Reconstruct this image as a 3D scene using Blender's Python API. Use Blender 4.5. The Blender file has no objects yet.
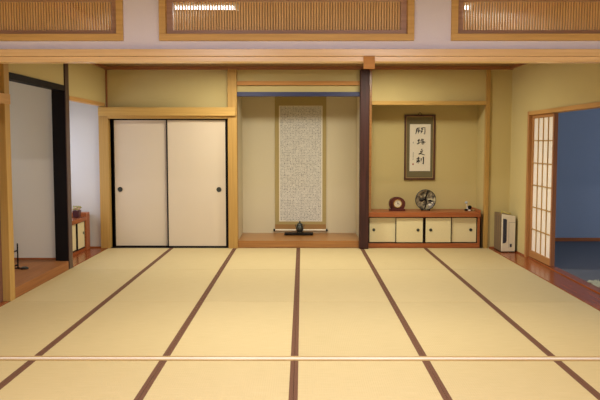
import bpy, bmesh, math, random
from mathutils import Vector
random.seed(7)
S = bpy.context.scene
COL = S.collection
PI = math.pi

# ------------------------------------------------------------------ materials
def nt(name):
    m = bpy.data.materials.new(name); m.use_nodes = True
    t = m.node_tree; b = t.nodes['Principled BSDF']
    return m, t, b

def plain(name, col, rough=.6, metal=0, spec=.5, bump=0, bscale=200, var=0):
    m, t, b = nt(name)
    b.inputs['Base Color'].default_value = (*col, 1)
    b.inputs['Roughness'].default_value = rough
    b.inputs['Metallic'].default_value = metal
    b.inputs['Specular IOR Level'].default_value = spec
    tc = t.nodes.new('ShaderNodeTexCoord')
    n = t.nodes.new('ShaderNodeTexNoise'); n.inputs['Scale'].default_value = bscale
    t.links.new(tc.outputs['Object'], n.inputs['Vector'])
    if bump:
        bp = t.nodes.new('ShaderNodeBump'); bp.inputs['Strength'].default_value = bump
        bp.inputs['Distance'].default_value = .003
        t.links.new(n.outputs['Fac'], bp.inputs['Height']); t.links.new(bp.outputs['Normal'], b.inputs['Normal'])
    if var:
        r = t.nodes.new('ShaderNodeValToRGB')
        r.color_ramp.elements[0].position = .3; r.color_ramp.elements[1].position = .7
        r.color_ramp.elements[0].color = tuple(c*(1-var) for c in col)+(1,)
        r.color_ramp.elements[1].color = tuple(min(1, c*(1+var)) for c in col)+(1,)
        t.links.new(n.outputs['Fac'], r.inputs['Fac']); t.links.new(r.outputs['Color'], b.inputs['Base Color'])
    return m

def wood(name, c1, c2, axis='z', rough=.4, spec=.4, scale=1.0):
    m, t, b = nt(name)
    tc = t.nodes.new('ShaderNodeTexCoord'); mp = t.nodes.new('ShaderNodeMapping')
    s = [55*scale]*3; s['xyz'.index(axis)] = 1.6*scale
    mp.inputs['Scale'].default_value = s
    n = t.nodes.new('ShaderNodeTexNoise'); n.inputs['Scale'].default_value = 1; n.inputs['Detail'].default_value = 4
    r = t.nodes.new('ShaderNodeValToRGB')
    r.color_ramp.elements[0].position = .35; r.color_ramp.elements[0].color = (*c1, 1)
    r.color_ramp.elements[1].position = .65; r.color_ramp.elements[1].color = (*c2, 1)
    t.links.new(tc.outputs['Object'], mp.inputs['Vector']); t.links.new(mp.outputs[0], n.inputs['Vector'])
    t.links.new(n.outputs['Fac'], r.inputs['Fac']); t.links.new(r.outputs['Color'], b.inputs['Base Color'])
    b.inputs['Roughness'].default_value = rough; b.inputs['Specular IOR Level'].default_value = spec
    return m

def emis(name, col, strength):
    m, t, b = nt(name)
    b.inputs['Base Color'].default_value = (*col, 1)
    b.inputs['Emission Color'].default_value = (*col, 1); b.inputs['Emission Strength'].default_value = strength
    return m

def tatami_mat():
    m, t, b = nt('tatami_rush')
    tc = t.nodes.new('ShaderNodeTexCoord')
    mp = t.nodes.new('ShaderNodeMapping'); mp.inputs['Scale'].default_value = (6, 260, 1)
    n = t.nodes.new('ShaderNodeTexNoise'); n.inputs['Scale'].default_value = 1; n.inputs['Detail'].default_value = 3
    r = t.nodes.new('ShaderNodeValToRGB')
    r.color_ramp.elements[0].position = .3; r.color_ramp.elements[0].color = (.535, .422, .205, 1)
    r.color_ramp.elements[1].position = .7; r.color_ramp.elements[1].color = (.615, .492, .262, 1)
    w = t.nodes.new('ShaderNodeTexWave'); w.wave_type = 'BANDS'; w.bands_direction = 'X'
    w.inputs['Scale'].default_value = 22; w.inputs['Distortion'].default_value = .3
    oi = t.nodes.new('ShaderNodeObjectInfo')
    mr = t.nodes.new('ShaderNodeMapRange'); mr.inputs['To Min'].default_value = .96; mr.inputs['To Max'].default_value = 1.03
    hs = t.nodes.new('ShaderNodeHueSaturation')
    bp = t.nodes.new('ShaderNodeBump'); bp.inputs['Strength'].default_value = .25; bp.inputs['Distance'].default_value = .002
    L = t.links.new
    L(tc.outputs['Object'], mp.inputs['Vector']); L(mp.outputs[0], n.inputs['Vector']); L(n.outputs['Fac'], r.inputs['Fac'])
    L(oi.outputs['Random'], mr.inputs['Value']); L(mr.outputs[0], hs.inputs['Value']); L(r.outputs['Color'], hs.inputs['Color'])
    L(hs.outputs['Color'], b.inputs['Base Color'])
    L(tc.outputs['Object'], w.inputs['Vector']); L(w.outputs['Fac'], bp.inputs['Height']); L(bp.outputs['Normal'], b.inputs['Normal'])
    b.inputs['Roughness'].default_value = .62; b.inputs['Specular IOR Level'].default_value = .3
    return m

def script_paper():
    """cream paper covered with columns of tiny brushed characters"""
    m, t, b = nt('sutra_paper')
    tc = t.nodes.new('ShaderNodeTexCoord')
    L = t.links.new
    n = t.nodes.new('ShaderNodeTexNoise'); n.inputs['Scale'].default_value = 110; n.inputs['Detail'].default_value = 3
    L(tc.outputs['Object'], n.inputs['Vector'])
    r = t.nodes.new('ShaderNodeValToRGB')
    r.color_ramp.elements[0].position = .42; r.color_ramp.elements[0].color = (.2, .195, .18, 1)
    r.color_ramp.elements[1].position = .54; r.color_ramp.elements[1].color = (.66, .63, .56, 1)
    L(n.outputs['Fac'], r.inputs['Fac'])
    w = t.nodes.new('ShaderNodeTexWave'); w.bands_direction = 'X'; w.inputs['Scale'].default_value = 13
    L(tc.outputs['Object'], w.inputs['Vector'])
    w2 = t.nodes.new('ShaderNodeTexWave'); w2.bands_direction = 'Z'; w2.inputs['Scale'].default_value = 13
    L(tc.outputs['Object'], w2.inputs['Vector'])
    mul = t.nodes.new('ShaderNodeMath'); mul.operation = 'MULTIPLY'
    r2 = t.nodes.new('ShaderNodeValToRGB'); r2.color_ramp.elements[0].position = .02; r2.color_ramp.elements[1].position = .2
    L(w.outputs['Fac'], mul.inputs[0]); L(w2.outputs['Fac'], mul.inputs[1]); L(mul.outputs[0], r2.inputs['Fac'])
    mx = t.nodes.new('ShaderNodeMix'); mx.data_type = 'RGBA'
    mx.inputs[6].default_value = (.66, .63, .56, 1)
    L(r2.outputs['Color'], mx.inputs[0]); L(r.outputs['Color'], mx.inputs[7])
    L(mx.outputs[2], b.inputs['Base Color'])
    b.inputs['Roughness'].default_value = .8
    return m

def plate_mat():
    m, t, b = nt('mottled_glaze')
    tc = t.nodes.new('ShaderNodeTexCoord'); L = t.links.new
    n = t.nodes.new('ShaderNodeTexNoise'); n.inputs['Scale'].default_value = 16; n.inputs['Detail'].default_value = 3
    L(tc.outputs['Object'], n.inputs['Vector'])
    r = t.nodes.new('ShaderNodeValToRGB')
    e = r.color_ramp.elements
    e[0].position = .38; e[0].color = (.05, .045, .035, 1); e[1].position = .64; e[1].color = (.50, .45, .28, 1)
    x = e.new(.5); x.color = (.20, .16, .10, 1)
    L(n.outputs['Fac'], r.inputs['Fac']); L(r.outputs['Color'], b.inputs['Base Color'])
    b.inputs['Roughness'].default_value = .22
    return m

M = dict(
    plaster=plain('olive_sand_plaster', (.60, .492, .225), .95, spec=.1, bump=.5, bscale=320, var=.05),
    alcove=plain('grey_sand_plaster', (.65, .575, .40), .95, spec=.1, bump=.5, bscale=320, var=.04),
    pale=plain('pale_plaster', (.60, .57, .52), .95, spec=.1, bump=.3, bscale=300, var=.03),
    palew=plain('pale_beige_plaster', (.68, .63, .54), .95, spec=.1, bump=.3, bscale=300, var=.03),
    white=plain('white_plaster', (.80, .79, .92), .9, spec=.1, bump=.2, bscale=250, var=.02),
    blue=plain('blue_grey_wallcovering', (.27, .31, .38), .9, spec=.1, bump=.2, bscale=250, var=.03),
    dimfloor=plain('dark_blue_grey_floor', (.12, .13, .15), .85, spec=.15, bump=.4, bscale=500, var=.08),  # dim blue light on the side room tatami put into the colour
    amb_x=wood('amber_wood_x', (.50, .30, .08), (.59, .365, .105), 'x', .55, .25),
    amb_y=wood('amber_wood_y', (.52, .28, .08), (.61, .34, .11), 'y', .55, .25),
    amb_z=wood('amber_wood_z', (.43, .25, .066), (.50, .30, .085), 'z', .55, .25),
    lint_x=wood('pale_gold_wood_x', (.72, .49, .24), (.82, .58, .31), 'x', .3, .5),
    lint_z=wood('pale_gold_wood_z', (.70, .44, .18), (.82, .54, .25), 'z'),
    rail=wood('brown_rail_wood', (.40, .23, .14), (.48, .29, .18), 'x'),
    redx=wood('red_brown_wood_x', (.29, .08, .024), (.39, .125, .038), 'x', .4, .25),
    redy=wood('red_brown_wood_y', (.24, .06, .018), (.34, .095, .027), 'y', .22, .4),
    kam=wood('orange_brown_wood', (.31, .13, .033), (.39, .175, .048), 'x', .28, .5),
    alf=wood('alcove_floor_wood', (.26, .095, .027), (.33, .13, .038), 'y', .5, .2),
    kamr=wood('orange_rail_wood', (.46, .21, .06), (.55, .27, .085), 'x', .6, .2),
    ceil=wood('ceiling_wood', (.25, .145, .06), (.31, .185, .08), 'y', .6, .2, .5),
    cmold=wood('red_ceiling_moulding', (.30, .115, .045), (.38, .16, .06), 'x', .5),
    dark=plain('dark_lacquer', (.008, .006, .006), .6, spec=.12),
    darkb=plain('lacquer_with_blue_reflection', (.035, .04, .10), .5, spec=.3),  # blue reflection of window light put into the base colour
    toko=wood('dark_red_post_wood', (.035, .013, .010), (.06, .02, .016), 'z', .5, .25),
    dpost=wood('brown_post_wood', (.045, .022, .018), (.08, .04, .03), 'z', .4, .4),
    door=wood('dark_door_wood', (.15, .06, .035), (.2, .085, .05), 'z', .5),
    fus=plain('cream_fusuma_paper', (.67, .565, .42), .75, spec=.2, bump=.1, bscale=120, var=.015),
    cabp=plain('cream_cabinet_paper', (.72, .62, .36), .75, spec=.2, var=.02, bscale=60),
    shoji=plain('white_shoji_paper', (.93, .87, .78), .8, spec=.1, var=.01, bscale=60),
    heri=plain('brown_border_cloth', (.155, .075, .045), .85, spec=.1, bump=.2, bscale=400, var=.12),
    tat=tatami_mat(), sill=wood('sill_wood', (.46, .30, .12), (.56, .38, .16), 'x', .35, .5),
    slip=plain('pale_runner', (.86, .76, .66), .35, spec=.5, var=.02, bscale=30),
    sutra=script_paper(),
    mount=plain('olive_gold_brocade', (.40, .31, .13), .8, spec=.2, bump=.3, bscale=180, var=.12),
    mountb=plain('brown_brocade', (.34, .19, .07), .8, spec=.2, bump=.3, bscale=180, var=.12),
    cream=plain('cream_paper', (.80, .74, .60), .8, spec=.2, var=.02, bscale=60),
    ink=plain('black_ink', (.015, .013, .012), .6), seal=plain('red_seal_ink', (.4, .1, .05), .7),
    matb=plain('olive_mount_board', (.17, .145, .075), .8, spec=.2, var=.12, bscale=150),
    frame=wood('dark_frame_wood', (.07, .028, .018), (.12, .05, .03), 'z', .3, .5),
    shf=wood('orange_brown_door_wood', (.40, .19, .065), (.48, .24, .085), 'z', .5, .25),
    tfr=wood('gold_frame_wood', (.58, .36, .12), (.68, .44, .16), 'x', .5, .25),
    stile=wood('shaded_stile_wood', (.30, .12, .05), (.38, .17, .07), 'z'),  # darker red puts the shade on the shoji edge into the wood
    gold=plain('gold_fillet', (.55, .38, .14), .35, .6),
    clock=wood('mahogany', (.07, .012, .009), (.11, .02, .014), 'x', .35, .35),
    dial=plain('cream_dial', (.72, .66, .50), .4, var=.03, bscale=40), brass=plain('brass', (.65, .45, .15), .25, 1),
    plate=plate_mat(), bronze=plain('dark_bronze', (.055, .06, .05), .35, .5, var=.2, bscale=40),
    porc=plain('white_porcelain', (.75, .73, .68), .25), bluep=plain('pale_blue_porcelain', (.42, .47, .5), .3),
    heat=plain('ivory_plastic', (.74, .68, .54), .4, var=.02, bscale=20), heats=plain('shaded_beige_side', (.20, .135, .075), .5, var=.03, bscale=20),  # heats: shade on the heater's side put into a darker beige
    grill=plain('dark_grille', (.03, .035, .06), .35), hgrey=plain('grey_plastic', (.35, .33, .3), .5),
    cable=plain('yellow_cable', (.62, .50, .10), .5),
    leaf=plain('olive_leaf', (.33, .30, .10), .6, var=.25, bscale=60), petal=plain('pinkish_blossom', (.62, .42, .30), .6),
    potm=plain('dark_red_lacquer', (.06, .016, .02), .35),
    soil=plain('dark_soil', (.04, .03, .02), .9),
    cloth=plain('pale_green_cloth', (.36, .38, .30), .85, bump=.4, bscale=90, var=.15),
    tube=emis('lamp_tube', (1, .98, .95), 2.2), lampw=plain('white_lamp_metal', (.8, .8, .78), .4),
    wpane=emis('daylit_paper', (.72, .82, 1), .8),
)

# ------------------------------------------------------------------ helpers
class MB:
    def __init__(s): s.bm = bmesh.new()
    def box(s, x0, x1, y0, y1, z0, z1, bev=0):
        b = bmesh.new(); bmesh.ops.create_cube(b, size=1)
        for v in b.verts:
            v.co = Vector(((x0+x1)/2+v.co.x*(x1-x0), (y0+y1)/2+v.co.y*(y1-y0), (z0+z1)/2+v.co.z*(z1-z0)))
        if bev: bmesh.ops.bevel(b, geom=b.edges[:], offset=bev, segments=2, profile=.5, affect='EDGES')
        s.merge(b); return s
    def merge(s, b):
        me = bpy.data.meshes.new('t'); b.to_mesh(me); b.free(); s.bm.from_mesh(me); bpy.data.meshes.remove(me)
    def lathe(s, prof, n=28, axis='z', c=(0, 0, 0), cap=True):
        b = bmesh.new(); rings = []
        for r, h in prof:
            ring = []
            for k in range(n):
                a = 2*PI*k/n; u, v = r*math.cos(a), r*math.sin(a)
                p = (u, v, h) if axis == 'z' else ((u, h, v) if axis == 'y' else (h, u, v))
                ring.append(b.verts.new(Vector(p)+Vector(c)))
            rings.append(ring)
        for a, d in zip(rings, rings[1:]):
            for k in range(n): b.faces.new((a[k], a[(k+1) % n], d[(k+1) % n], d[k]))
        if cap: b.faces.new(rings[0]); b.faces.new(rings[-1])
        else:
            a, d = rings[-1], rings[0]
            for k in range(n): b.faces.new((a[k], a[(k+1) % n], d[(k+1) % n], d[k]))
        bmesh.ops.remove_doubles(b, verts=b.verts[:], dist=1e-5)
        bmesh.ops.recalc_face_normals(b, faces=b.faces[:]); s.merge(b); return s
    def tube(s, pts, r, n=8):
        b = bmesh.new(); pts = [Vector(p) for p in pts]; rings = []
        rr = r if isinstance(r, (list, tuple)) else [r]*len(pts)
        for i, p in enumerate(pts):
            d = (pts[min(i+1, len(pts)-1)]-pts[max(i-1, 0)]).normalized()
            u = d.cross(Vector((0, 0, 1)));
            if u.length < .1: u = d.cross(Vector((0, 1, 0)))
            u.normalize(); v = d.cross(u)
            rings.append([b.verts.new(p+(u*math.cos(2*PI*k/n)+v*math.sin(2*PI*k/n))*rr[i]) for k in range(n)])
        for a, d in zip(rings, rings[1:]):
            for k in range(n): b.faces.new((a[k], a[(k+1) % n], d[(k+1) % n], d[k]))
        b.faces.new(rings[0]); b.faces.new(rings[-1]); bmesh.ops.recalc_face_normals(b, faces=b.faces[:]); s.merge(b); return s
    def ball(s, c, r, sx=1, sy=1, sz=1, seg=16, jit=0):
        b = bmesh.new(); bmesh.ops.create_uvsphere(b, u_segments=seg, v_segments=seg//2, radius=r)
        for v in b.verts:
            k = 1+random.uniform(-jit, jit)
            v.co = Vector((v.co.x*sx*k, v.co.y*sy*k, v.co.z*sz*k))+Vector(c)
        s.merge(b); return s
    def prism_y(s, pts, y0, y1):
        """outline in x,z extruded along y"""
        b = bmesh.new()
        a = [b.verts.new((x, y0, z)) for x, z in pts]; d = [b.verts.new((x, y1, z)) for x, z in pts]
        n = len(pts); b.faces.new(a); b.faces.new(d[::-1])
        for k in range(n): b.faces.new((a[k], a[(k+1) % n], d[(k+1) % n], d[k]))
        bmesh.ops.recalc_face_normals(b, faces=b.faces[:]); s.merge(b); return s
    def stroke(s, pts, w, y):
        """brush ribbon on the x,z plane, tapered and with a little thickness"""
        n = len(pts); out = []; back = []
        for i, (x, z) in enumerate(pts):
            a = pts[max(i-1, 0)]; c = pts[min(i+1, n-1)]
            d = Vector((c[0]-a[0], c[1]-a[1])); d.normalize()
            ww = w*(1.0 if i == 0 else (.45 if i == n-1 else .8))/2
            out.append((x-d.y*ww, z+d.x*ww)); back.append((x+d.y*ww, z-d.x*ww))
        b = bmesh.new()
        for y_ in (y,):
            A = [b.verts.new((x, y_, z)) for x, z in out]; B = [b.verts.new((x, y_, z)) for x, z in back]
            A2 = [b.verts.new((x, y_+.001, z)) for x, z in out]; B2 = [b.verts.new((x, y_+.001, z)) for x, z in back]
            for i in range(n-1):
                b.faces.new((A[i], A[i+1], B[i+1], B[i])); b.faces.new((A2[i], B2[i], B2[i+1], A2[i+1]))
                b.faces.new((A[i], A2[i], A2[i+1], A[i+1])); b.faces.new((B[i], B[i+1], B2[i+1], B2[i]))
            b.faces.new((A[0], B[0], B2[0], A2[0])); b.faces.new((A[-1], A2[-1], B2[-1], B[-1]))
        bmesh.ops.recalc_face_normals(b, faces=b.faces[:]); s.merge(b); return s
    def build(s, name, mat, parent=None, smooth=False, bevel=0, kind=None, label=None):
        me = bpy.data.meshes.new(name)
        if parent is not None:      # parent is an unrotated Empty (or a part under it)
            off = Vector(parent.get('_o', (0, 0, 0)))
            bmesh.ops.translate(s.bm, verts=s.bm.verts[:], vec=-off)
        s.bm.to_mesh(me); s.bm.free()
        o = bpy.data.objects.new(name, me); COL.objects.link(o)
        if parent is not None: o.parent = parent
        me.materials.append(M[mat] if isinstance(mat, str) else mat)
        if smooth:
            for p in me.polygons: p.use_smooth = True
            e = o.modifiers.new('es', 'EDGE_SPLIT'); e.split_angle = math.radians(40)
        if bevel:
            m = o.modifiers.new('bv', 'BEVEL'); m.width = bevel; m.segments = 2; m.limit_method = 'ANGLE'
        if kind: o['kind'] = kind
        if label: o['label'] = label
        return o

def box(*a): return MB().box(*a)
def thing(name, label, cat, loc=(0, 0, 0), group=None, kind=None):
    o = bpy.data.objects.new(name, None); COL.objects.link(o); o.location = loc
    o.empty_display_size = .1; o['_o'] = tuple(loc)
    o['label'] = label; o['category'] = cat
    if group: o['group'] = group
    if kind: o['kind'] = kind
    return o
def struct(name, mb, mat, label, cat, bevel=0):
    o = mb.build(name, mat, kind='structure', bevel=bevel); o['label'] = label; o['category'] = cat; return o
TN = [0]
def trim(mb, mat, label, cat='trim', bevel=.003):
    TN[0] += 1
    return struct('trim_%d' % TN[0], mb, mat, label, cat, bevel)
def sub(o):                       # lets a part act as origin for its sub-parts
    o['_o'] = tuple(o.parent['_o']) if o.parent else (0, 0, 0); return o

# ------------------------------------------------------------------ key dimensions
XL, XR = -2.782, 2.678            # tatami field
WR = 2.97                         # right wall
YB = 10.55                        # back of tatami
CZ = 2.58                         # rear ceiling
SEAMS = [5.13, 6.937, 8.743, 10.55]

# ------------------------------------------------------------------ floor, ceiling, walls
struct('floor', box(-4.4, 3.07, -3.6, 11.7, -.12, -.052), 'alf', 'wooden subfloor beneath the tatami mats', 'floor')
struct('floor_side_room', box(3.07, 6.6, 3.9, 11.4, -.12, -.004), 'dimfloor', 'side room floor at the right, dim blue light in its colour', 'floor')
c = MB().box(XL-.1, WR+.08, 5.14, 10.6, CZ, CZ+.06)
ce = struct('ceiling', c, 'ceil', 'brown wooden ceiling of the rear room', 'ceiling')
struct('ceiling_front', box(-3.0, 3.1, -3.6, 5.05, 2.75, 2.8), 'ceil', 'wooden ceiling of the front room', 'ceiling')
struct('ceiling_side_room', box(3.07, 6.6, 3.9, 11.4, 2.5, 2.56), 'white', 'ceiling of the side room', 'ceiling')
# ceiling battens along the room, as seen through the transoms
for x, s in ((-1.85, 'left'), (1.85, 'right')):
    trim(box(x-.08, x+.08, 5.14, 8.8, CZ-.03, CZ), 'cmold', 'wide reddish ceiling batten on the %s half of the ceiling' % s, 'ceiling batten')
trim(box(-1.93, 1.93, 8.8, 8.96, CZ-.03, CZ), 'cmold', 'wide reddish cross batten on the rear part of the ceiling', 'ceiling batten')

# back wall pieces
b = MB()
b.box(XL-.11, -1.05, 10.60, 10.72, 2.0, CZ+.05)            # above closet
b.box(-.92, .835, 10.60, 10.70, 2.225, 2.32)               # below the toko rail
b.box(-.92, .835, 10.60, 10.70, 2.377, CZ+.05)
b.box(.99, 2.61, 10.59, 10.69, 2.098, CZ+.05)             # above shelf alcove
b.box(2.655, WR+.1, 10.57, 10.67, -.05, CZ+.05)             # right of thin post
struct('wall_back', b, 'plaster', 'olive-beige plastered back wall around the alcoves', 'wall')
b = MB()                                                    # scroll alcove shell
b.box(-1.03, .895, 11.50, 11.6, 0, 2.66); b.box(-1.03, -.925, 10.61, 11.5, 0, 2.66); b.box(.84, .895, 10.61, 11.5, 0, 2.66)
b.box(-.925, .84, 10.7, 11.5, 2.6, 2.66)
struct('wall_scroll_alcove', b, 'alcove', 'grey-beige plaster walls inside the scroll alcove', 'wall')
b = MB()
b.box(.9, 2.75, 11.1, 11.2, -.05, 2.66); b.box(2.615, 2.655, 10.62, 11.1, -.05, 2.66); b.box(.90, .93, 10.67, 11.1, -.05, 2.66)
b.box(.93, 2.615, 10.69, 11.1, 2.6, 2.66)
struct('wall_shelf_alcove', b, 'plaster', 'olive plaster walls inside the shelf alcove', 'wall')
# closet interior, near-black to paint the shade in the door gaps
struct('wall_closet', MB().box(-2.88, -1.04, 11.3, 11.36, -.05, 2.0).box(-2.88, -2.82, 10.66, 11.3, -.05, 2.0).box(-1.09, -1.04, 10.73, 11.3, -.05, 2.0).box(-2.82, -1.09, 10.73, 11.3, 1.95, 2.0), 'dark', 'closet walls coloured near-black as shade behind the sliding doors', 'wall')

# right wall
b = MB()
b.box(WR, WR+.1, 9.76, 10.57, -.05, CZ+.05); b.box(WR, WR+.1, 6.0, 9.76, 1.9, CZ+.05); b.box(WR, WR+.1, 5.14, 6.0, -.05, CZ+.05)
b.box(WR, WR+.1, -3.6, 5.02, -.05, 2.75)
struct('wall_right', b, 'plaster', 'olive-beige right wall with the sliding door opening', 'wall')
# side room shell
b = MB()
b.box(3.07, 6.7, 11.3, 11.4, -.05, 2.5); b.box(3.07, 6.7, 3.9, 4.0, -.05, 2.5)
b.box(6.6, 6.7, 4.0, 6.2, -.05, 2.5); b.box(6.6, 6.7, 10.2, 11.3, -.05, 2.5); b.box(6.6, 6.7, 6.2, 10.2, -.05, .5); b.box(6.6, 6.7, 6.2, 10.2, 2.1, 2.5)
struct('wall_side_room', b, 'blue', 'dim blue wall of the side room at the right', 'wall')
w = thing('window_1', 'paper window of the side room, daylit', 'window', (6.63, 8.2, .5), kind='structure')
MB().box(6.64, 6.65, 6.25, 10.15, .55, 2.05).build('pane', 'wpane', w)
f = MB().box(6.6, 6.68, 6.2, 6.26, .5, 2.1).box(6.6, 6.68, 10.14, 10.2, .5, 2.1).box(6.6, 6.68, 6.26, 10.14, .5, .56).box(6.6, 6.68, 6.26, 10.14, 2.04, 2.1)
f.box(6.6, 6.68, 8.17, 8.23, .56, 2.04).build('window_frame', 'amb_y', w)

# left wall
b = MB()
b.box(-2.93, -2.83, 5.14, 6.93, 1.98, CZ+.05)
b.box(-2.90, -2.80, 7.06, 8.77, 2.18, CZ+.05)
b.box(-2.90, -2.79, 8.885, 10.6, 2.07, CZ+.05)
b.box(-2.95, -2.83, -3.6, 5.02, -.05, 2.75)
struct('wall_left', b, 'plaster', 'olive-beige left wall above the two recesses', 'wall')
# left alcove (raised floor) shell and window nook shell
b = MB()
b.box(-4.3, -2.95, 8.88, 8.95, 0, 2.5); b.box(-4.3, -2.86, 7.0, 7.06, 0, 2.5); b.box(-4.3, -2.9, 7.06, 8.88, 2.42, 2.5)
b.box(-4.37, -4.3, 7.0, 7.3, 0, 2.5); b.box(-4.37, -4.3, 8.5, 8.95, 0, 2.5); b.box(-4.37, -4.3, 7.3, 8.5, 0, .75); b.box(-4.37, -4.3, 7.3, 8.5, 1.9, 2.5)
struct('wall_left_alcove', b, 'palew', 'pale grey plaster inside the raised left alcove', 'wall')
b = MB()
b.box(-3.6, -2.89, 10.57, 10.67, -.05, 2.5); b.box(-3.6, -2.9, 8.95, 10.57, 2.42, 2.5)
b.box(-3.7, -3.6, 8.95, 9.1, -.05, 2.5); b.box(-3.7, -3.6, 10.4, 10.67, -.05, 2.5); b.box(-3.7, -3.6, 9.1, 10.4, -.05, .6); b.box(-3.7, -3.6, 9.1, 10.4, 1.95, 2.5)
struct('wall_left_nook', b, 'pale', 'pale lavender-lit wall of the narrow window nook', 'wall')
for n, x, y0, y1, z0, z1, lab in ((2, -3.66, 9.1, 10.4, .6, 1.95, 'paper window on the side of the nook above the low cabinet'), (3, -4.35, 7.3, 8.5, .75, 1.9, 'added unseen paper window in the side of the left alcove')):  # the left alcove window is unseen, added for its light
    w = thing('window_%d' % n, lab, 'window', (x, (y0+y1)/2, z0), kind='structure')
    MB().box(x, x+.008, y0+.04, y1-.04, z0+.04, z1-.04).build('pane', 'wpane', w)
    f = MB()
    for a in (y0, y1-.04): f.box(x-.01, x+.03, a, a+.04, z0, z1)
    for a in (z0, z1-.04): f.box(x-.01, x+.03, y0+.04, y1-.04, a, a+.04)
    for k in range(1, 4): yy = y0+(y1-y0)*k/4; f.box(x+.009, x+.018, yy-.006, yy+.006, z0+.04, z1-.04)
    f.build('window_frame', 'amb_z', w)

# front room rear wall
struct('wall_front_room', box(-2.95, 3.07, -3.7, -3.6, -.05, 2.75), 'white', 'white wall behind the viewpoint', 'wall')
# divider wall holding the transoms: frames are  x ranges, z 2.19..2.54
FR = [(-2.62, -1.20), (-.958, .751), (.999, 2.60)]
Z0, Z1 = 2.190, 2.535
b = MB()
b.box(-2.83, WR, 5.045, 5.125, 2.131, Z0); b.box(-2.83, WR, 5.045, 5.125, Z1, 2.75)
xs = [-2.83]+[v for f_ in FR for v in f_]+[WR]
for k in range(0, 8, 2): b.box(xs[k], xs[k+1], 5.045, 5.125, Z0, Z1)
struct('wall_front', b, 'white', 'white plaster wall with three lattice transoms above the lintel', 'wall')

# transoms
nm = [('left', 'left lattice transom, cut off by the picture edge'), ('middle', 'wide middle lattice transom with wooden slats'), ('right', 'right lattice transom of wooden slats')]
for k, (x0, x1) in enumerate(FR):
    t = thing('window_%d' % (k+4), nm[k][1], 'transom', (x0, 5.05, Z0), kind='structure')
    e = .045
    m = MB().box(x0, x1, 5.022, 5.14, Z0, Z0+e).box(x0, x1, 5.022, 5.14, Z1-e, Z1)
    m.box(x0, x0+e, 5.022, 5.14, Z0+e, Z1-e).box(x1-e, x1, 5.022, 5.14, Z0+e, Z1-e).build('outer_frame', 'tfr', t, bevel=.002)
    a0, a1, c0, c1 = x0+e, x1-e, Z0+e, Z1-e
    m = MB().box(a0, a1, 5.07, 5.11, c0, c0+.03).box(a0, a1, 5.07, 5.11, c1-.035, c1)
    m.box(a0, a0+.04, 5.07, 5.11, c0+.03, c1-.035).box(a1-.04, a1, 5.07, 5.11, c0+.03, c1-.035).build('inner_frame', 'rail', t)
    m = MB(); x = a0+.045
    while x < a1-.05:
        m.box(x, x+.0088, 5.082, 5.096, c0+.03, c1-.035); x += .0183
    m.build('slat_lattice', 'lint_z', t)

# lintel and sill between the rooms
trim(box(-2.83, WR, 5.00, 5.045, 2.084, 2.131), 'lint_x', 'upper half of the pale golden lintel across the whole view', 'lintel')
trim(box(-2.83, WR, 5.01, 5.125, 2.048, 2.082), 'lint_x', 'lower grooved half of the pale golden lintel across the whole view', 'lintel')
trim(box(.411, .486, 4.992, 5.009, 2.0, 2.082), 'kamr', 'small orange wood block hanging under the lintel above the dark post', 'wood block', .001)
t = thing('trim_sill', 'narrow wooden door sill crossing the tatami floor between the rooms', 'sill', (0, 5.03, 0), kind='structure')
MB().box(-2.8, WR, 5.03, 5.13, -.05, .0).box(-2.8, WR, 5.03, 5.048, .0, .004).box(-2.8, WR, 5.112, 5.13, .0, .004).build('sill_board', 'sill', t)
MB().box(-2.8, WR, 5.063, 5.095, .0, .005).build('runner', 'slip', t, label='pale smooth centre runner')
# side walls' ends at the divider
trim(box(XL-.06, XL+.0, 5.0, 5.14, 0, 2.75), 'lint_z', 'post at the left end of the lintel')
trim(box(WR-.06, WR, 5.0, 5.14, 0, 2.75), 'lint_z', 'post at the right end of the lintel')

# ceiling mouldings
trim(box(XL-.0, WR, 10.50, 10.565, 2.535, CZ), 'cmold', 'reddish ceiling moulding along the back wall', 'moulding')
trim(box(WR-.045, WR, 5.15, 10.5, 2.545, CZ), 'cmold', 'reddish ceiling moulding along the right wall', 'moulding')
trim(box(XL-.01, XL+.035, 7.1, 10.5, 2.545, CZ), 'cmold', 'reddish ceiling moulding along the left wall', 'moulding')

# ------------------------------------------------------------------ back wall woodwork
trim(box(-2.885, -2.748, 10.53, 10.65, 0, 2.005), 'amb_z', 'light wooden post between the window nook and the closet', 'post')
trim(box(-2.785, -2.765, 10.57, 10.6, 2.01, 2.535), 'cmold', 'thin corner strip above the closet lintel at the left', 'corner strip', .001)
trim(box(-1.05, -.92, 10.50, 10.66, 0, 2.535), 'amb_z', 'light wooden post between closet and scroll alcove', 'post')
trim(box(-2.868, -.935, 10.455, 10.50, 1.885, 2.005), 'amb_x', 'wide amber lintel above the closet doors', 'lintel')
trim(box(-2.748, -1.05, 10.50, 10.66, 1.850, 1.885), 'amb_x', 'grooved head rail right above the closet doors', 'head rail')
trim(box(-2.748, -1.05, 10.555, 10.66, -.05, .005), 'dark', 'dark threshold under the closet doors', 'threshold')
trim(box(-.92, .835, 10.54, 10.60, 2.32, 2.377), 'kamr', 'thin orange rail high above the scroll alcove', 'rail')
trim(box(-.92, .835, 10.54, 10.62, 2.163, 2.225), 'darkb', 'dark hanging lintel of the scroll alcove, blue reflection in its colour', 'lintel')
trim(box(.815, .947, 10.44, 10.57, 0, 2.53), 'toko', 'dark red-brown polished alcove post', 'post', .012)
trim(box(.948, .99, 10.56, 10.66, .52, 2.535), 'kam', 'thin orange jamb beside the dark alcove post', 'jamb')
trim(box(.99, 2.605, 10.54, 10.62, 2.043, 2.098), 'amb_x', 'amber lintel above the shelf alcove', 'lintel')
trim(box(2.605, 2.662, 10.54, 10.62, 0, 2.535), 'amb_z', 'thin light post right of the shelf alcove', 'post')
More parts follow.
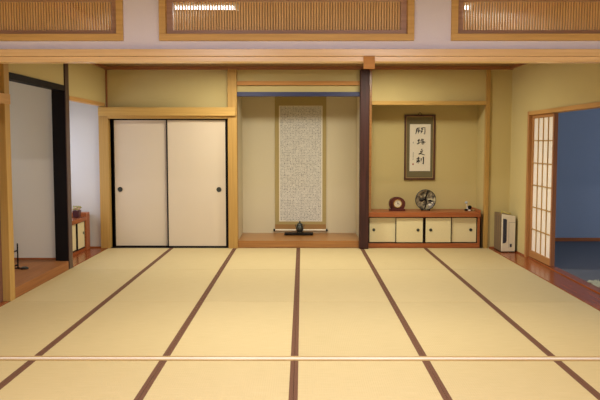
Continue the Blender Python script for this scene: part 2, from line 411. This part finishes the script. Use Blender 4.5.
# scroll alcove raised floor
trim(box(-.92, .835, 10.56, 10.72, 0, .105), 'kam', 'orange-brown front beam of the raised scroll alcove', 'alcove beam', .004)
trim(box(-.925, .84, 10.72, 11.5, .06, .103), 'kam', 'polished floor board of the scroll alcove', 'alcove floor')
# floor boards left, right
trim(box(XR+.013, WR, 5.15, 10.57, -.05, .0), 'redy', 'glossy red-brown floorboard strip along the right wall', 'floorboard')
trim(box(-3.6, XL-.013, 8.92, 10.57, -.05, .0), 'redy', 'red-brown floorboard in the window nook', 'floorboard')
trim(box(-3.6, -2.89, 10.56, 10.57, 0, .02), 'redx', 'thin red baseboard at the back of the nook', 'baseboard')
trim(box(WR-.012, WR, 9.76, 10.56, 0, .02), 'redy', 'thin red baseboard at the back right corner', 'baseboard', .001)
trim(box(2.69, WR, 10.558, 10.57, 0, .02), 'redx', 'short red baseboard behind the heater', 'baseboard', .001)
# left wall woodwork
trim(box(-2.87, -2.772, 6.94, 7.06, 0, 2.56), 'amb_z', 'golden post at the left edge of the view', 'post')
trim(box(-2.83, -2.765, 5.15, 7.064, 1.87, 1.965), 'amb_y', 'amber lintel over the brown door at the left edge', 'lintel')
trim(box(-2.9, XL-.004, 5.15, 6.925, -.05, .01), 'redy', 'brown sill under the door at the left edge', 'sill')
d = thing('door_4', 'dark brown wooden door at the left picture edge', 'door', (-2.84, 6.0, 0), kind='structure')
m = MB().box(-2.855, -2.835, 5.16, 6.92, .012, 1.88).build('door_panel', 'door', d)
trim(MB().box(-2.95, XL-.012, 8.77, 8.88, 0, 2.18).box(-2.84, XL-.012, 8.77, 8.88, 2.18, 2.56), 'dark', 'black square post between the left alcove and the nook', 'post')
trim(box(XL-.011, XL, 8.765, 8.90, 0, 2.56), 'dpost', 'brown side face board of the black post', 'post')
trim(box(-2.89, XL, 7.062, 8.764, 2.115, 2.178), 'dark', 'black lintel over the raised left alcove', 'lintel')
trim(box(-2.86, XL+.004, 8.905, 10.50, 2.02, 2.068), 'amb_y', 'amber lintel over the window nook', 'lintel')
trim(box(-2.90, XL-.003, 7.064, 8.745, -.05, .10), 'alf', 'orange-brown front beam of the raised left alcove', 'alcove beam', .004)
trim(box(-4.3, -2.90, 7.062, 8.878, .05, .099), 'alf', 'orange-brown floor board of the raised left alcove', 'alcove floor')
trim(box(-4.3, -2.952, 8.868, 8.88, .1, .118), 'redx', 'thin red baseboard in the left alcove', 'baseboard', .001)
# right door opening woodwork
trim(box(2.955, 3.08, 9.70, 9.765, 0, 1.915), 'shf', 'amber jamb left of the shoji door', 'jamb')
trim(box(2.955, 3.08, 6.0, 9.70, 1.865, 1.915), 'amb_y', 'amber head rail of the right door opening', 'head rail')
trim(box(2.955, 3.08, 5.94, 6.0, 0, 1.915), 'amb_z', 'amber jamb near side of the right door opening', 'jamb')
trim(box(2.972, 3.08, 6.0, 9.70, -.05, .012), 'redy', 'wooden sill of the right door opening', 'sill')
trim(box(3.09, 6.58, 11.285, 11.3, 0, .055), 'redx', 'brown baseboard of the blue side room', 'baseboard')

# ------------------------------------------------------------------ fusuma closet doors
def fusuma(n, x0, x1, y, pull, lab):
    d = thing('door_%d' % n, lab, 'sliding door', ((x0+x1)/2, y, .006), kind='structure')
    z0, z1 = .008, 1.848
    MB().box(x0+.018, x1-.018, y, y+.018, z0+.018, z1-.018).build('door_panel', 'fus', d)
    m = MB().box(x0, x0+.018, y-.004, y+.022, z0, z1).box(x1-.018, x1, y-.004, y+.022, z0, z1)
    m.box(x0+.018, x1-.018, y-.004, y+.022, z0, z0+.018).box(x0+.018, x1-.018, y-.004, y+.022, z1-.018, z1).build('door_frame', 'dark', d)
    p = MB().lathe([(.0, .0), (.026, .0), (.033, -.006), (.036, -.006), (.036, .003), (0, .003)], 24, 'y', (pull, y-.001, .84)).build('finger_pull', 'bronze', d, True)
fusuma(1, -2.705, -1.905, 10.615, -2.615, 'left cream paper sliding door of the closet')
fusuma(2, -1.935, -1.075, 10.580, -1.19, 'right cream paper sliding door of the closet')

# ------------------------------------------------------------------ shoji door
d = thing('door_3', 'shoji sliding door with white paper panes beside the dark blue doorway', 'sliding door', (3.0, 9.28, .012), kind='structure')
y0, y1, xs_ = 8.86, 9.698, 3.0
zb, zt = .016, 1.862
MB().box(xs_, xs_+.05, y0, y0+.045, zb, zt).build('meeting_stile', 'stile', d, bevel=.002, label='edge stile with shade put into its reddish colour')
m = MB().box(xs_, xs_+.032, y1-.04, y1, zb, zt).box(xs_, xs_+.032, y0+.045, y1-.04, zt-.04, zt).box(xs_, xs_+.032, y0+.045, y1-.04, zb, zb+.085)
m.build('door_frame', 'shf', d, bevel=.002)
m = MB(); ya, yb = y0+.045, y1-.04; za, zc = zb+.085, zt-.04
for k in range(1, 4): yy = ya+(yb-ya)*k/4; m.box(xs_+.006, xs_+.018, yy-.0055, yy+.0055, za, zc)
for k in range(1, 6): zz = za+(zc-za)*k/6; m.box(xs_+.004, xs_+.016, ya, yb, zz-.0055, zz+.0055)
m.build('lattice', 'amb_z', d)
MB().box(xs_+.019, xs_+.022, ya, yb, za, zc).build('paper_pane', 'shoji', d)

# ------------------------------------------------------------------ tatami mats
LX = .91
def mat(col, row_y0, row_y1, label, group, sides):
    x0 = XL+col*LX; cx = x0+LX/2; cy = (row_y0+row_y1)/2; L = row_y1-row_y0
    o = thing('tatami_mat', label, 'tatami mat', (cx, cy, -.05), group)
    key = (round(L, 3), sides)
    if key in MC:
        for ch in MC[key].children:
            c_ = ch.copy(); COL.objects.link(c_); c_.parent = o
        return o
    g = .002
    MB().box(cx-LX/2+g, cx+LX/2-g, row_y0+g+.002, row_y1-g-.002, -.05, 0, .0015).build('rush_surface', 'tat', o)
    for sgn in (-1, 1):
        if sgn in sides:
            xa = cx+sgn*(LX/2-.001); xb = cx+sgn*(LX/2-.027)
            MB().box(min(xa, xb), max(xa, xb), row_y0+g, row_y1-g, -.001, .0012).build('cloth_border', 'heri', o)
    MC[key] = o
    return o
MC = {}
colname = ['leftmost, facing the left closet door', 'second from left, facing the right closet door', 'third from left, facing the left scroll edge',
           'third from right, facing the right scroll edge', 'second from right, facing the round clock', 'rightmost, beside the right floorboard']
rows = [(SEAMS[2], SEAMS[3], 'back-row tatami mat, '), (SEAMS[1], SEAMS[2], 'middle-row tatami mat, '), (SEAMS[0], SEAMS[1], 'tatami mat just beyond the sill, '),
        (3.22, 5.03, 'tatami mat before the sill, '), (1.41, 3.22, 'tatami mat nearest the viewer, ')]
for r, (a, b_, t_) in enumerate(rows):
    for cidx in range(6):
        sides = (-1, 1) if 0 < cidx < 5 else ((1,) if cidx == 0 else (-1,))
        mat(cidx, a, b_, t_+colname[cidx], 'tatami mats with brown borders', sides)

# ------------------------------------------------------------------ hanging scroll
X0, X1, YS = -.42, .375, 11.487
t = thing('hanging_scroll', 'tall hanging scroll densely covered with small writing in the alcove', 'scroll', (-.02, YS, 1.3))
MB().box(X0, X1, YS, YS+.004, .24, 2.36).build('mounting', 'mount', t)
MB().box(X0, X1, YS, YS+.004, .165, .24).build('lower_mounting', 'mountb', t, label='brown lower band')
MB().box(-.356, .316, YS-.003, YS-.0005, .285, 2.078).build('paper_edge', 'cream', t)
MB().box(-.342, .302, YS-.005, YS-.0035, .298, 2.066).build('writing_sheet', 'sutra', t, label='pale sheet filled with rows of small characters')
MB().lathe([(.014, X0), (.014, X1)], 16, 'x', (0, YS-.008, .150)).build('roller', 'cream', t, True)
for x in (X0-.012, X1+.012):
    MB().lathe([(.006, x-.014), (.02, x-.012), (.02, x+.012), (.006, x+.014)], 16, 'x', (0, YS-.008, .150)).build('roller_knob', 'dark', t, True)
MB().tube([(-.3, YS, 2.36), (-.02, YS, 2.46), (.26, YS, 2.36)], .004).build('hanging_cord', 'dark', t)

# ------------------------------------------------------------------ incense burner and tray
t = thing('display_tray', 'flat dark tray on the alcove floor under the bronze burner', 'tray', (-.05, 11.28, .105))
MB().box(-.27, .17, 11.17, 11.39, .111, .128, .004).build('board', 'dark', t)
for x in (-.24, .13):
    for y in (11.19, 11.355): box(x, x+.02, y, y+.02, .105, .112).build('foot', 'dark', t)
t = thing('incense_burner', 'small dark bronze lidded incense burner before the scroll', 'incense burner', (-.035, 11.27, .129))
c0 = (-.035, 11.27, .128)
MB().lathe([(0, .018), (.03, .018), (.05, .035), (.06, .065), (.06, .085), (.048, .108), (.044, .118), (.05, .122), (.05, .126), (0, .126)], 32, 'z', c0).build('bowl', 'bronze', t, True)
MB().lathe([(.049, .126), (.046, .138), (.03, .152), (.012, .158), (.01, .168), (.014, .176), (.008, .188), (0, .19)], 28, 'z', c0).build('lid', 'bronze', t, True)
for k in range(3):
    a = PI/2+k*2*PI/3+PI
    MB().tube([(c0[0]+.036*math.cos(a), c0[1]+.036*math.sin(a), c0[2]+.028), (c0[0]+.046*math.cos(a), c0[1]+.046*math.sin(a), c0[2]+.001)], [.010, .007]).build('foot', 'bronze', t, True)
for s in (-1, 1):
    MB().tube([(c0[0]+s*.05, c0[1], c0[2]+.10), (c0[0]+s*.068, c0[1], c0[2]+.112), (c0[0]+s*.066, c0[1], c0[2]+.135)], .006).build('ear_handle', 'bronze', t, True)

# ------------------------------------------------------------------ low cabinets
t = thing('low_cabinet', 'long low cabinet with four cream doors in the shelf alcove', 'cabinet', (1.78, 10.8, 0))
MB().box(.95, 2.552, 10.56, 11.09, 0, .066).box(.95, .96, 10.60, 11.09, .066, .445).box(2.522, 2.552, 10.56, 11.09, .066, .445).box(.96, 2.522, 11.06, 11.09, .066, .445).build('carcass', 'redx', t, bevel=.002)
MB().box(.95, 2.56, 10.545, 11.09, .446, .515).build('shelf_top', 'redx', t, bevel=.003)
MB().box(2.53, 2.56, 10.55, 11.09, .5155, .55).build('end_lip', 'redx', t, bevel=.003)
def cab_door(t, x0, x1, y, z0, z1, pull, axis='x'):
    e = .011
    m1 = MB(); m2 = MB(); 
    m1.box(x0+e, x1-e, y, y+.014, z0+e, z1-e)
    m2.box(x0, x0+e, y-.003, y+.016, z0, z1).box(x1-e, x1, y-.003, y+.016, z0, z1).box(x0+e, x1-e, y-.003, y+.016, z0, z0+e).box(x0+e, x1-e, y-.003, y+.016, z1-e, z1)
    dd = sub(m1.build('door', 'cabp', t)); m2.build('door_frame', 'dark', dd)
    MB().lathe([(0, 0), (.014, 0), (.019, -.006), (.022, -.006), (.022, .002), (0, .002)], 20, 'y', (pull, y-.001, .258)).build('finger_pull', 'bronze', dd, True)
cab_door(t, .962, 1.358, 10.602, .07, .442, 1.035)
cab_door(t, 1.345, 1.748, 10.580, .07, .442, 1.668)
cab_door(t, 1.765, 2.150, 10.580, .07, .442, 1.85)
cab_door(t, 2.135, 2.520, 10.602, .07, .442, 2.43)

t = thing('low_cabinet', 'small low cabinet with cream doors standing sideways in the left nook', 'cabinet', (-3.3, 9.7, 0))
XC = -3.04
MB().box(-3.55, XC-.01, 8.97, 10.42, 0, .04).box(-3.55, -3.53, 8.97, 10.42, .04, .42).box(-3.53, XC-.005, 8.97, 9.0, .04, .42).build('carcass', 'redy', t)
MB().box(-3.55, XC+.005, 8.96, 10.34, .421, .475).build('shelf_top', 'redy', t, bevel=.003)
MB().box(-3.55, XC+.005, 10.345, 10.52, 0, .525).build('end_post', 'redx', t, bevel=.003)
for k in range(4):
    ya = 9.01+k*.333; yb = ya+.333; xo = XC-.02 if k % 2 else XC-.038
    dd = sub(MB().box(xo-.012, xo, ya+.01, yb-.008, .055, .408).build('door', 'cabp', t))
    e = .010
    MB().box(xo-.014, xo+.003, ya, ya+e, .042, .418).box(xo-.014, xo+.003, yb-e, yb, .042, .418).box(xo-.014, xo+.003, ya+e, yb-e, .042, .042+e).box(xo-.014, xo+.003, ya+e, yb-e, .418-e, .418).build('door_frame', 'dark', dd)
    py = ya+.06 if k % 2 == 0 else yb-.06
    MB().lathe([(0, 0), (.02, 0), (.022, .004), (0, .004)], 18, 'x', (xo+.0005, py, .25)).build('finger_pull', 'bronze', dd, True)

# potted plant on the nook cabinet
t = thing('flower_pot', 'dark square pot with pale blossoms on the nook cabinet', 'flower pot', (-3.12, 10.2, .476))
m = MB(); px, py = -3.12, 10.2
b_ = bmesh.new(); bmesh.ops.create_cube(b_, size=1)
for v in b_.verts:
    k = .095 if v.co.z > 0 else .075
    v.co = Vector((px+v.co.x*k, py+v.co.y*k*1.2, .476+(v.co.z+.5)*.10))
bmesh.ops.bevel(b_, geom=b_.edges[:], offset=.006, segments=2, profile=.5, affect='EDGES'); m.merge(b_)
m.build('pot', 'potm', t)
m = MB()
for k in range(6):
    a = k*1.1; m.tube([(px, py, .57), (px+.02*math.cos(a), py+.02*math.sin(a), .59), (px+.045*math.cos(a), py+.045*math.sin(a), .61)], .003, 6)
m.build('stems', 'leaf', t)
m = MB()
for k in range(26):
    a = random.uniform(0, 2*PI); r = random.uniform(0, .055); m.ball((px+r*math.cos(a), py+r*math.sin(a), random.uniform(.58, .635)), .017, 1, .5, .8, 8, .15)
m.build('foliage', 'leaf', t)
m = MB()
for k in range(9):
    a = random.uniform(0, 2*PI); r = random.uniform(.02, .055); m.ball((px+r*math.cos(a), py+r*math.sin(a), random.uniform(.58, .63)), .015, 1, 1, .7, 8, .1)
m.build('blossoms', 'petal', t)

# ------------------------------------------------------------------ framed calligraphy
fx0, fx1, fz0, fz1, fy = 1.527, 1.988, .955, 1.925, 11.07
t = thing('framed_calligraphy', 'upright dark wooden frame with four large brushed characters', 'framed calligraphy', ((fx0+fx1)/2, fy, fz0))
e = .028
m = MB().box(fx0, fx0+e, fy, fy+.028, fz0, fz1).box(fx1-e, fx1, fy, fy+.028, fz0, fz1).box(fx0+e, fx1-e, fy, fy+.028, fz0, fz0+e).box(fx0+e, fx1-e, fy, fy+.028, fz1-e, fz1)
fr = sub(m.build('frame', 'frame', t, bevel=.004))
g_ = .006
MB().box(fx0+e, fx0+e+g_, fy+.006, fy+.02, fz0+e, fz1-e).box(fx1-e-g_, fx1-e, fy+.006, fy+.02, fz0+e, fz1-e).box(fx0+e, fx1-e, fy+.006, fy+.02, fz0+e, fz0+e+g_).box(fx0+e, fx1-e, fy+.006, fy+.02, fz1-e-g_, fz1-e).build('fillet', 'gold', fr)
MB().box(fx0+e, fx1-e, fy+.015, fy+.027, fz0+e, fz1-e).build('mount_board', 'matb', t)
pw0, pw1, pz0, pz1 = 1.608, 1.917, 1.085, 1.785
pp = sub(MB().box(pw0, pw1, fy+.011, fy+.0145, pz0, pz1).build('paper', 'cream', t))
MB().tube([((fx0+fx1)/2-.03, fy+.015, fz1), ((fx0+fx1)/2, fy+.02, fz1+.035), ((fx0+fx1)/2+.03, fy+.015, fz1)], .004).build('hanging_cord', 'dark', t)
def P(x, y): x = x-28 if (y < 120 and x > 50) else x; return (pw0+(x-15)/147*(pw1-pw0), pz1-(y-42)/336*(pz1-pz0))
chars = [
 [[(93, 74), (90, 92), (84, 113)], [(93, 74), (104, 70), (113, 69)], [(99, 82), (112, 79)], [(97, 92), (118, 87)], [(109, 86), (106, 99), (101, 108)],
  [(122, 73), (136, 68), (149, 66), (150, 92), (148, 114), (140, 109)], [(125, 80), (138, 78)], [(120, 95), (135, 92)], [(129, 86), (126, 98), (121, 107)]],
 [[(70, 161), (88, 155)], [(80, 148), (79, 164), (77, 177)], [(66, 183), (80, 178), (92, 170)], [(103, 147), (98, 156), (92, 164)], [(99, 153), (113, 150), (106, 162), (95, 173)],
  [(103, 160), (114, 167), (127, 172)], [(102, 174), (116, 173), (115, 184)], [(102, 174), (103, 185), (114, 184)]],
 [[(98, 219), (104, 227)], [(90, 238), (110, 232), (100, 244), (86, 252), (78, 257)], [(80, 256), (92, 252), (106, 257), (123, 262)]],
 [[(65, 291), (88, 284)], [(78, 276), (78, 298), (76, 324)], [(64, 306), (91, 298)], [(76, 302), (64, 318)], [(80, 304), (90, 314)], [(98, 285), (97, 307)], [(112, 275), (114, 302), (113, 328), (105, 320)]],
]
for ch in chars:
    m = MB()
    for k, st in enumerate(ch):
        m.stroke([P(x, y) for x, y in st], .017 if k % 3 else .021, fy+.0085+.0002*k)
    m.build('brushed_character', 'ink', pp)
m = MB()
for yy in (172, 178, 247, 256, 265, 274, 284, 294):
    m = MB(); m.stroke([P(37, yy), P(44, yy-2)], .005, fy+.009); m.stroke([P(41, yy-4), P(40, yy+3)], .004, fy+.0095)
    m.build('signature_mark', 'ink', pp)
MB().box(*(P(35, 0)[0], P(45, 0)[0]), fy+.009, fy+.0108, P(0, 334)[1], P(0, 322)[1]).build('seal_stamp', 'seal', pp)

# ------------------------------------------------------------------ round clock
cx, cy, cz = 1.39, 10.80, .516
t = thing('mantel_clock', 'round dark red wooden mantel clock on the alcove shelf', 'clock', (cx, cy, cz))
pts = []
R_ = .118; zc = cz+.108
for k in range(33):
    a = math.radians(-62+k*(304/32)); pts.append((cx+R_*(math.cos(a) if math.sin(a) > 0 else math.copysign(abs(math.cos(a))**.6, math.cos(a))), zc+R_*(.82 if math.sin(a) > 0 else .88)*math.sin(a)))
MB().prism_y([(cx-.085, cz+.02)]+[(x, z) for x, z in pts[::-1]][0:0]+pts[::1]+[(cx-.085, cz+.02)][0:0], cy-.04, cy+.04).build('case', 'clock', t, bevel=.006)
MB().box(cx-.117, cx+.117, cy-.05, cy+.05, cz, cz+.03).build('base', 'clock', t, bevel=.004)
dl = sub(MB().lathe([(0, -.008), (.05, -.008), (.05, .004), (0, .004)], 32, 'y', (cx+.005, cy-.04, zc)).build('dial', 'dial', t, True))
MB().lathe([(.050, -.004), (.050, -.014), (.060, -.014), (.062, -.004), (.062, .004), (.05, .004)], 32, 'y', (cx+.005, cy-.04, zc), False).build('bezel', 'brass', t, True)
m = MB().tube([(cx+.005, cy-.052, zc), (cx+.005, cy-.052, zc+.036)], .0028, 6).tube([(cx+.005, cy-.052, zc), (cx+.03, cy-.052, zc-.008)], .0034, 6).ball((cx+.005, cy-.052, zc), .006)
m.build('hands', 'ink', dl)
m = MB()
for k in range(12):
    a = k*PI/6; m.box(cx+.005+.041*math.cos(a)-.003, cx+.005+.041*math.cos(a)+.003, cy-.0495, cy-.0480, zc+.041*math.sin(a)-.003, zc+.041*math.sin(a)+.003)
m.build('hour_marks', 'brass', dl)

# ------------------------------------------------------------------ round decorative plate on stand
cx, cy, cz = 1.812, 10.83, .516
R_ = .147; zc = cz+R_+.012
t = thing('display_plate', 'large round mottled dark plate standing upright on the alcove shelf', 'plate', (cx, cy, cz))
dish = MB().lathe([(0, .012), (.10, .008), (.14, -.004), (R_, -.016), (R_+.003, -.010), (.142, .006), (.1, .02), (0, .024)], 40, 'y', (cx, cy, zc)).build('dish', 'plate', t, True)
sub(dish)
m = MB().tube([(cx+.028, cy+.0, zc+.142), (cx+.022, cy+.004, zc+.09), (cx+.0, cy+.008, zc+.03), (cx+.012, cy+.008, zc-.03), (cx+.004, cy+.006, zc-.09), (cx-.02, cy-.001, zc-.142)], [.006, .010, .014, .012, .010, .005])
m.tube([(cx-.10, cy+.006, zc-.0), (cx-.05, cy+.008, zc-.02), (cx-.005, cy+.008, zc+.01)], [.004, .014, .008])
m.tube([(cx+.03, cy+.008, zc-.02), (cx+.07, cy+.007, zc-.01), (cx+.11, cy+.004, zc-.03)], [.006, .013, .005]).build('dark_motif', 'dark', dish, True)
MB().ball((cx+.07, cy+.006, zc-.075), .024, 1.2, .25, .7).ball((cx+.10, cy+.003, zc-.045), .014, 1, .3, 1).build('gilt_motif', 'dial', dish, True, label='pale green-gold patch')
MB().lathe([(R_-.004, -.016), (R_-.004, -.024), (R_+.005, -.022), (R_+.006, -.008), (R_, -.006)], 40, 'y', (cx, cy, zc), False).build('rim', 'bronze', t, True)
m = MB()
for s in (-1, 1):
    m.tube([(cx+s*.055, cy-.05, cz+.012), (cx+s*.055, cy-.045, cz+.008), (cx+s*.05, cy+.07, cz+.008)], .007)
    m.tube([(cx+s*.055, cy-.05, cz+.008), (cx+s*.055, cy-.052, cz+.035)], .006)
    m.tube([(cx+s*.05, cy+.07, cz+.006), (cx+s*.03, cy+.045, cz+.19)], .006)
m.tube([(cx-.055, cy+.05, cz+.008), (cx+.055, cy+.05, cz+.008)], .006).build('stand', 'dark', t)

# ------------------------------------------------------------------ small figurine
cx, cy, cz = 2.445, 10.78, .516
t = thing('figurine', 'tiny figurine with a dark body and pale upright neck at the right shelf end', 'figurine', (cx, cy, cz))
MB().ball((cx-.045, cy, cz+.016), .024, 1.2, .9, .66).build('base_lump', 'dark', t, True)
MB().lathe([(0, 0), (.018, 0), (.014, .012), (.02, .024), (0, .024)], 18, 'z', (cx+.004, cy, cz)).build('foot', 'porc', t, True)
MB().ball((cx+.006, cy, cz+.052), .03, 1, .85, .95).build('body', 'dark', t, True)
MB().tube([(cx-.03, cy, cz+.02), (cx-.03, cy, cz+.05), (cx-.036, cy, cz+.085), (cx-.04, cy, cz+.11)], [.010, .009, .007, .006]).build('neck', 'porc', t, True)
MB().ball((cx-.044, cy, cz+.122), .020, 1.2, .8, .95).build('head', 'bluep', t, True)
t = thing('small_ornament', 'low pale pebble-like ornament at the very right end of the shelf', 'ornament', (2.505, 10.78, .516))
MB().ball((2.508, 10.78, .528), .020, 1.1, .8, .6).build('shell', 'mount', t, True)
MB().ball((2.482, 10.775, .524), .009, 1, 1, .9).build('knob', 'dark', t, True)

# ------------------------------------------------------------------ fan heater
hx0, hx1, hy0, hy1, hz = 2.745, 2.935, 10.12, 10.52, .50
t = thing('fan_heater', 'ivory upright fan heater with dark vent in the right corner', 'heater', ((hx0+hx1)/2, (hy0+hy1)/2, 0))
b_ = bmesh.new(); bmesh.ops.create_cube(b_, size=1)
for v in b_.verts:
    x = hx0 if v.co.x < 0 else hx1; z = .012 if v.co.z < 0 else (.53 if v.co.x < 0 else .50)
    v.co = Vector((x, hy0+.02 if v.co.y < 0 else hy1, z))
bmesh.ops.bevel(b_, geom=b_.edges[:], offset=.006, segments=2, profile=.5, affect='EDGES')
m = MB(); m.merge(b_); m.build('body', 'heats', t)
b_ = bmesh.new(); bmesh.ops.create_cube(b_, size=1)
for v in b_.verts:
    x = hx0+.002 if v.co.x < 0 else hx1; z = .014 if v.co.z < 0 else (.533 if v.co.x < 0 else .503)
    v.co = Vector((x, hy0 if v.co.y < 0 else hy0+.0195, z))
bmesh.ops.bevel(b_, geom=b_.edges[:], offset=.005, segments=2, profile=.5, affect='EDGES')
m = MB(); m.merge(b_); fp = sub(m.build('front_panel', 'heat', t))
MB().prism_y([(hx0+.018, .125), (hx0+.058, .135), (hx0+.07, .165), (hx0+.07, .45), (hx0+.058, .465), (hx0+.018, .47)], hy0-.003, hy0+.001).build('vent', 'grill', fp)
for k in range(10):
    z = .15+k*.029; box(hx0+.022, hx0+.064, hy0-.006, hy0-.0025, z, z+.004).build('louvre', 'grill', fp)
MB().box(hx0+.098, hx0+.101, hy0-.002, hy0+.001, .06, .42).box(hx0+.101, hx0+.19, hy0-.002, hy0+.001, .415, .42).build('panel_seam', 'hgrey', fp)
MB().box(hx0+.115, hx0+.142, hy0-.004, hy0+.001, .075, .12).build('switch', 'grill', fp)
MB().box(hx0+.003, hx1-.003, hy0+.004, hy1-.01, 0, .014).build('plinth', 'dark', t)
for a_ in (.06, .17, .28): box(hx0-.001, hx0+.001, hy0+a_, hy0+a_+.008, .03, .49).build('side_groove', 'grill', t)
MB().tube([(hx0+.02, hy0+.10, .535), (hx0+.03, hy0+.14, .565), (hx0+.07, hy0+.12, .545), (hx0+.11, hy0+.08, .53), (hx0+.15, hy0+.11, .535), (hx0+.17, hy0+.2, .515)], .006).build('power_cord', 'cable', t, True, label='yellow cord looped on top')

# ------------------------------------------------------------------ things in the left alcove
t = thing('display_stand', 'thin dark upright stand half hidden by the golden post in the left alcove', 'stand', (-3.22, 8.13, .1))
for y in (8.03, 8.2):
    box(-3.19, -3.178, y, y+.012, .112, .385).build('upright', 'dark', t)
    box(-3.32, -3.165, y-.001, y+.013, .1, .112).build('foot', 'dark', t)
for z in (.14, .30): box(-3.19, -3.178, 8.042, 8.2, z, z+.012).build('crossbar', 'dark', t)
MB().tube([(-3.31, 8.12, .30), (-3.26, 8.12, .25), (-3.2, 8.12, .2)], .012).build('back_brace', 'dark', t)
t = thing('small_ornament', 'small black branch-like ornament lying beside the thin stand', 'ornament', (-3.1, 8.15, .1))
MB().ball((-3.09, 8.16, .117), .03, 1.4, .8, .55).build('knot', 'bronze', t, True)
MB().tube([(-3.155, 8.14, .125), (-3.13, 8.15, .108), (-3.09, 8.16, .115), (-3.05, 8.16, .112)], [.006, .008, .012, .006]).build('twig', 'dark', t, True)

# crumpled cloth in the doorway at the right
t = thing('crumpled_cloth', 'crumpled pale green cloth on the dark floor beyond the sill', 'cloth', (3.14, 7.83, 0))
m = MB(); b_ = bmesh.new(); bmesh.ops.create_grid(b_, x_segments=26, y_segments=26, size=.5)
from mathutils import noise
for v in b_.verts:
    x, y = v.co.x, v.co.y
    n1 = noise.noise(Vector((x*5, y*5, 1.3))); n2 = noise.noise(Vector((x*11, y*11, 4.1)))
    r = math.hypot(x, y)
    v.co = Vector((3.14+x*.11+n2*.008, 7.80+y*.30+n1*.02, .004+max(0, .024+n1*.05+n2*.03)*(1-min(1, (r/.62)**2))))
bmesh.ops.solidify(b_, geom=b_.faces[:], thickness=.003)
m.merge(b_); m.build('fabric', 'cloth', t, True)

# ------------------------------------------------------------------ lamps
def lamp(x, y, z, lab, energy, w=.62, col=(1, .95, .80), grp='ceiling lamps of the rear room', spread=178, d=.12):
    t = thing('ceiling_light', lab, 'ceiling lamp', (x, y, z), grp)
    MB().box(x-w/2, x+w/2, y-d/2, y+d/2, z-.02, z).build('housing', 'lampw', t, bevel=.004)
    for dy in ((0,) if d < .2 else (-.17, 0, .17)):
        MB().lathe([(.010, x-w/2+.02), (.012, x+w/2-.02)], 12, 'x', (0, y+dy, z-.033)).build('tube', 'tube', t, True)
    if CZ-.03 < z < CZ-.01: MB().box(x-.15, x+.15, y-.04, y+.04, z, CZ).build('mounting_plate', 'lampw', t)
    for s in (-1, 1):
        m = MB(); m.box(x+s*(w/2-.012)-.01, x+s*(w/2-.012)+.01, y-d/2+.01, y+d/2-.01, z-.046, z-.02)
        m.build('end_cap', 'lampw', t)
    l = bpy.data.lights.new('lamp_light', 'AREA'); l.shape = 'RECTANGLE'; l.size = w; l.size_y = d; l.energy = energy; l.color = col
    o = bpy.data.objects.new('lamp_light', l); COL.objects.link(o); o.location = (0, 0, -.052); o.parent = t
    l.spread = math.radians(spread)
lamp(-.795, 5.72, CZ-.02, 'ceiling lamp near the lintel on the left, shining through the middle transom', 23, spread=160)
lamp(1.04, 5.72, CZ-.02, 'ceiling lamp near the lintel on the right, just seen in the right transom', 23, w=.5, spread=160)
lamp(-.84, 9.35, CZ-.0, 'ceiling lamp near the closet, hidden above the lintel', 32, d=.5)
lamp(1.0, 9.35, CZ-.0, 'ceiling lamp near the dark alcove post, hidden above the lintel', 32, d=.5)
lamp(-.8, 1.6, 2.749, 'ceiling lamp of the front room at the left', 88, col=(1, .95, 1), grp='ceiling lamps of the front room')
lamp(.9, 1.6, 2.749, 'ceiling lamp of the front room at the right', 88, col=(1, .95, 1), grp='ceiling lamps of the front room')

def daylight(name, loc, rot, sx, sy, e, col):
    l = bpy.data.lights.new(name, 'AREA'); l.shape = 'RECTANGLE'; l.size = sx; l.size_y = sy; l.energy = e; l.color = col
    o = bpy.data.objects.new(name, l); COL.objects.link(o); o.location = loc; o.rotation_euler = rot
daylight('window_daylight', (6.58, 8.2, 1.1), (0, PI/2, 0), 1.3, 3.8, 25, (.64, .78, 1))
daylight('window_daylight', (-3.60, 9.75, 1.28), (0, -PI/2, 0), 1.2, 1.2, 7.5, (.66, .72, 1))
daylight('window_daylight', (-4.29, 7.9, 1.3), (0, -PI/2, 0), 1.0, 1.1, 2.4, (.9, .93, 1))  # added light at the unseen left alcove window

w = bpy.data.worlds.new('world'); S.world = w; w.use_nodes = True
w.node_tree.nodes['Background'].inputs[0].default_value = (.6, .7, 1, 1)
w.node_tree.nodes['Background'].inputs[1].default_value = .3

# ------------------------------------------------------------------ camera
cd = bpy.data.cameras.new('camera'); cam = bpy.data.objects.new('camera', cd); COL.objects.link(cam)
cam.location = (0, 0, 1.505); cam.rotation_euler = (math.radians(90-4.405), 0, math.radians(.155))
cd.sensor_width = 36; cd.lens = 44.4; cd.clip_end = 100
S.camera = cam
for o in bpy.data.objects:
    if '_o' in o: del o['_o']
S.view_settings.view_transform = 'Standard'; S.view_settings.look = 'None'
S.view_settings.exposure = 0.49; S.view_settings.gamma = 1
